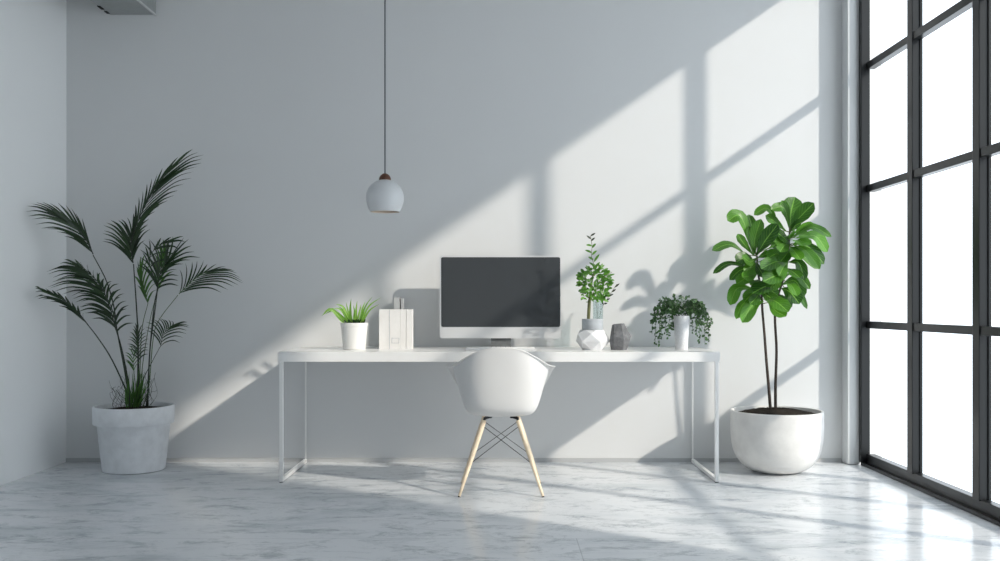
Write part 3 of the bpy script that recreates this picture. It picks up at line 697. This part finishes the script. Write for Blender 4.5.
for i, q in enumerate(LV):
    (rx, ry), (mx_, my_), (tx, ty), w, dz = q
    left = rx < 770 or (i in (21, ))
    TR = TRL if left else TRR
    root = min(TR, key=lambda p: (p-P(rx, ry, RT)).length)
    t1 = RT+dz*1.25
    s1 = (D-t1)/F
    # short petiole, then the blade
    mid = P(mx_, my_, RT+dz*.75); tip = P(tx, ty, t1)
    st = P(rx, ry, RT+dz*.12+.01).lerp(mid, .06)
    tube(bl if left else br, [root, root.lerp(st, .5)+Vector((0, 0, .002)), st], [.0032, .0026, .0024], 6, 1)
    lean = rnd.uniform(-.5, .5)
    v = tip-st
    nrm = Vector((lean*.6 - v.x*.8, -1.0, .55+rnd.uniform(-.25,.4)))
    leaf(bl if left else br, [st, mid, tip], w*s1*1.08, nrm, 'obov', 14, .22, 0, .07)
link('foliage', bl, ['ficus', 'twig'], fic, smooth='all'); link('foliage', br, ['ficus', 'twig'], fic, smooth='all')

# ================================================================ PALM
AT = .285; c = P(134, 473, AT); c.z = 0; s = (D-AT)/F
pal = thing('potted_palm', 'tall dark green palm in a banded pale grey concrete pot by the left wall', 'plant', c)
bm = bmesh.new(); zt = .398
lathe(bm, [(0,0),(29.6*s-.006,0),(29.8*s,.005),(34.6*s,zt-.112),(34.8*s,zt-.110),(37.7*s,zt-.110),(38.3*s,zt-.105),(38.6*s,zt-.008),(37.9*s,zt),(36.4*s,zt),(35.8*s,zt-.006),(35.2*s,zt-.03),(0,zt-.03)], 72, c)
link('pot', bm, 'pot_concrete', pal)
bm = bmesh.new(); lathe(bm, [(35.2*s,zt-.0295),(22*s,zt-.018),(10*s,zt-.010),(0,zt-.010)], 40, c); link('soil', bm, 'soil', pal, smooth='all')
ROOT_Z = zt-.02
def interp(poly, f):
    f = max(0, min(1, f))*(len(poly)-1); k = min(int(f), len(poly)-2); u = f-k
    return (poly[k][0]*(1-u)+poly[k+1][0]*u, poly[k][1]*(1-u)+poly[k+1][1]*u)
def frond(petiole, rachis, sides, t_tip, w=2.4, mat='palm', stem='palm_stem', r0=.0055, bx=None, lift=0):
    """petiole/rachis: photo points; sides: (tips, n, f0, f1, bow) leaflets from rachis fraction f0..f1 to the tips polyline"""
    ta = AT; L_ = len(petiole)
    base = Vector((c.x + (petiole[0][0]-134)*s*.9, -AT+rnd.uniform(-.03,.03), ROOT_Z))
    dep = lambda f: AT+(t_tip-AT)*f
    pet = catmull([base]+[P(x, y, dep(.15*(i+1)/L_)) for i, (x, y) in enumerate(petiole[1:])], 18)
    rc = catmull([P(x, y, dep(.15+.85*i/(len(rachis)-1))) for i, (x, y) in enumerate(rachis)], 20)
    bm = bmesh.new(); bs = bmesh.new()
    tube(bs, pet, [r0*(1-.45*i/17) for i in range(18)], 8)
    tube(bs, rc, [r0*.55*(1-.8*i/19)+.0006 for i in range(20)], 6)
    for si, (tips, n, f0, f1, bow) in enumerate(sides):
        n = int(n*1.12+.5)
        for k in range(n):
            g = k/max(1, n-1); f = f0+(f1*.84-f0)*g
            u = f*19; j = min(int(u), 18); r_ = rc[j].lerp(rc[j+1], u-j)
            x, y = interp(tips, g); x += rnd.uniform(-1.2, 1.2); y += rnd.uniform(-1.2, 1.2)
            tt = -r_.y + rnd.uniform(-.03, .03) + (.05 if si % 2 else -.05)*(1 if t_tip > AT-.1 else .6)
            if x < 62: tt = max(tt, .60 - max(0, x-36)*.011)
            tt = max(.03, tt)
            e = P(x, y, tt); e.x = max(e.x, XL+.03)
            v = e-r_; ln = v.length; perp = Vector((-v.z, 0, v.x)).normalized()
            T = (rc[min(j+2, 19)]-rc[max(j-1, 0)]).normalized()
            m1 = r_+T*ln*.13+v*.20; m2 = (m1+e)/2+T*ln*.075+Vector((0, 0, ln*.02))
            nr = Vector((rnd.uniform(-.8,.8), -1, rnd.uniform(-.2,.8)))
            leaf(bm, [r_, m1, m2, e], w*s*rnd.uniform(.8,1.15)*.80, nr, 'lance', 12, .25)
    f_ = link('frond', bm, mat, pal, smooth='all'); p_ = link('stalk', bs, stem, f_)
    
    return f_
# upper left
frond([(131,405),(125,372),(117,330),(113.5,305),(106,280),(93,255)], [(93,254),(88,243),(78,229),(62,215)],
      [([(82,217),(72,209),(61,204),(47,203),(34,201),(26,207)], 9, .02, .95, .10), ([(65,237),(50,229),(37,227),(30,219),(26,211)], 7, .05, .98, -.03 )], AT+.20, 2.7)
# middle left
frond([(130,405),(127,379),(121,347),(116,330)], [(116,330),(109,305),(100,285),(86,270),(72,262)],
      [([(78,311),(81,301),(54,292),(46,287),(58,280),(44,273),(52,270),(64,259)], 15, .10, 1, .10), ([(129,306),(124,294),(120,285),(108,281),(98,272),(86,263),(74,259)], 11, .05, .95, -.10), ([(72,297),(76,305),(84,312)], 4, .3, .05, .10)], AT+.12, 2.9)
frond([(132,405),(128,380),(122,350),(117,332)], [(117,332),(113,312),(106,296),(98,284)],
      [([(92,318),(84,303),(76,291),(70,278),(75,266)], 9, .05, 1, .10), ([(134,322),(127,308),(121,296),(110,284),(98,272)], 8, .0, .95, -.08)], AT-.10, 2.6)
# low left
frond([(129,403),(125,388),(111,358),(98,338),(88,325)], [(88,325),(76,310),(62,299),(50,293)],
      [([(66,310),(52,303),(40,298),(34,298),(34,289),(36,287)], 8, .05, 1, .08), ([(84,312),(72,300),(58,291),(44,288)], 6, .1, .95, .06)], AT+.16, 2.8)
# tall one
frond([(137,405),(138,370),(138,336),(136,300),(133.5,264)], [(133,263),(131,243),(136,226),(145,206),(154,190),(166,173),(182,161)],
      [([(149,228),(149,219),(158,207),(170,198),(180,190),(191,178),(195,169),(203,160),(204,154),(192,149)], 15, .04, .96, -.13),
       ([(103,242),(103,236),(103,228),(106,222),(112,220),(120,219),(126,218)], 10, .0, .26, .07),
       ([(134,214),(135.5,200),(142,190),(149.5,181),(158,173),(165,167),(178,158)], 9, .22, .85, .12),
       ([(145,240),(143,233),(148,224)], 4, .02, .12, -.05)], AT+.10, 2.9, r0=.0062)
# centre right
frond([(147,405),(148,390),(150,349),(154,307),(157,291)], [(157,291),(159,277),(164,266),(172,256)],
      [([(178,287),(178,279),(178,270),(186,262),(200,258),(193,249),(188,239)], 9, .04, 1, .08),
       ([(137,265),(139,253),(143,241),(151,239),(165,243),(168,236),(184,238)], 9, .08, 1, -.08)], AT+.08, 2.8)
frond([(148,405),(148,390),(150,349),(155,310),(158,285)], [(158,285),(151,270),(150,256),(160,245),(172,240)],
      [([(140,262),(143,248),(150,240),(165,238),(184,237)], 6, .15, 1, -.10), ([(180,262),(178,252),(186,242)], 4, .3, .95, .08)], AT-.12, 2.8)
# far right
frond([(144,405),(149,385),(153,340),(159,320),(178,295)], [(179,294),(189,284),(202,274),(216,269)],
      [([(178.5,269),(187,262),(195,259),(203,261),(209,264),(222,266),(234,271)], 8, .02, 1, .07),
       ([(222,292),(232,288),(240,286),(245,282),(240,275),(230,270)], 8, .04, .95, .12)], AT+.06, 2.4, stem='palm_stem_fresh', r0=.0035)
# fresh one in the middle, light from behind put into its lighter green
frond([(140,405),(140,370),(142,329),(148,303)], [(148,303),(145,292),(142,282),(140,272)],
      [([(137,285),(135,275),(136,266),(140,256)], 6, .0, .95, .04), ([(158,290),(155,278),(152,262),(146,254)], 6, .02, .95, -.04)], AT-.06, 2.8, mat='palm_fresh_backlit', stem='palm_stem_fresh', r0=.0035)
frond([(141,405),(142,370),(150,320),(158,290)], [(158,290),(160,275),(163,262),(166,250)],
      [([(150,268),(152,256),(158,244),(164,238)], 5, .05, .95, .04), ([(174,272),(174,262),(173,250),(169,240)], 5, .05, .95, -.04)], AT-.14, 2.8, mat='palm_fresh_backlit', stem='palm_stem_fresh', r0=.003)
# low right and low centre
frond([(140,405),(143,381),(152,362),(160,347)], [(160.5,347),(163,336),(168,328),(176,324)],
      [([(145,330),(146,322),(155,318),(164,320),(170,320)], 9, .05, 1, .06), ([(180,343),(187,333),(189,326),(188,321)], 7, .02, 1, .10)], AT+.1, 1.9, r0=.003)
frond([(138,405),(139,385),(139,362)], [(139,362),(138.5,350),(138,340),(138,330)],
      [([(129,354),(128,346),(128,338),(131,329),(136,322)], 9, .05, 1, .07), ([(149,354),(149,346),(148,338),(145,328),(140,322)], 9, .05, 1, -.07)], AT+.12, 1.8, r0=.003)
frond([(136,405),(136,390),(134,372)], [(134,372),(133,360),(135,350)],
      [([(126,362),(125,354),(129,346)], 5, .05, 1, .07), ([(142,362),(143,354),(139,346)], 5, .05, 1, -.07)], AT-.08, 1.8, mat='palm_fresh_backlit', stem='palm_stem_fresh', r0=.003)
bm = bmesh.new()
for i in range(60):
    x = rnd.uniform(126, 148); q = Vector((c.x+(x-134-3)*s*.5, -AT+rnd.uniform(-.05,.05), ROOT_Z)); e = P(137+(x-137)*1.3, rnd.uniform(365, 396), AT+rnd.uniform(-.08,.08))
    leaf(bm, [q, q.lerp(e, .5)+Vector((0,0,.01)), e], .007, (rnd.uniform(-.6,.6), -1, .2), 'lance', 6, .2)
link('base_shoots', bm, 'palm_fresh_backlit', pal, smooth='all')
bm = bmesh.new()
for i in range(34):
    sd = -1 if i % 2 else 1
    q = Vector((c.x+sd*rnd.uniform(.03,.10), -AT+rnd.uniform(-.06,.06), ROOT_Z)); pts = [q]; an = rnd.random()*6
    hh = rnd.uniform(.10, .22)
    for k in range(1, 10):
        an += rnd.uniform(.3, 1.3)
        pts.append(q+Vector((sd*.03*k/9+.016*math.cos(an), .014*math.sin(an), hh*k/9+.008*math.sin(an*1.4))))
    tube(bm, catmull(pts, 28), .0009, 4)
link('curly_tendrils', bm, 'palm_stem', pal)

# ================================================================ LIGHT AND CAMERA
W = bpy.data.worlds.new('World'); SC.world = W; W.use_nodes = True
bg = W.node_tree.nodes['Background']; bg.inputs[0].default_value = (.88, .945, 1.0, 1); bg.inputs[1].default_value = 2.5
sun = bpy.data.lights.new('sun', 'SUN'); sun.energy = 3.75; sun.angle = math.radians(1.7); sun.color = (1.0, .91, .80)
so = bpy.data.objects.new('sun', sun); COL.objects.link(so)
so.rotation_euler = Vector((-1.355, 1.0, -.935)).to_track_quat('-Z', 'Y').to_euler(); so.location = (5, -4, 5)
cam = bpy.data.cameras.new('camera'); co = bpy.data.objects.new('camera', cam); COL.objects.link(co)
cam.sensor_width = 36; cam.lens = F*36/1000; cam.shift_y = (VY-280.5)/1000; cam.clip_start = .05
co.location = (0, -D, H); co.rotation_euler = (math.radians(90), 0, 0)
SC.camera = co
SC.view_settings.view_transform = 'Standard'; SC.view_settings.look = 'None'; SC.view_settings.gamma = 1; SC.view_settings.use_curve_mapping = False
SC.view_settings.exposure = 0.0
cy = SC.cycles
cy.use_denoising = True; cy.denoiser = 'OPENIMAGEDENOISE'; cy.max_bounces = 10; cy.diffuse_bounces = 8; cy.transparent_max_bounces = 12; cy.sample_clamp_indirect = 6
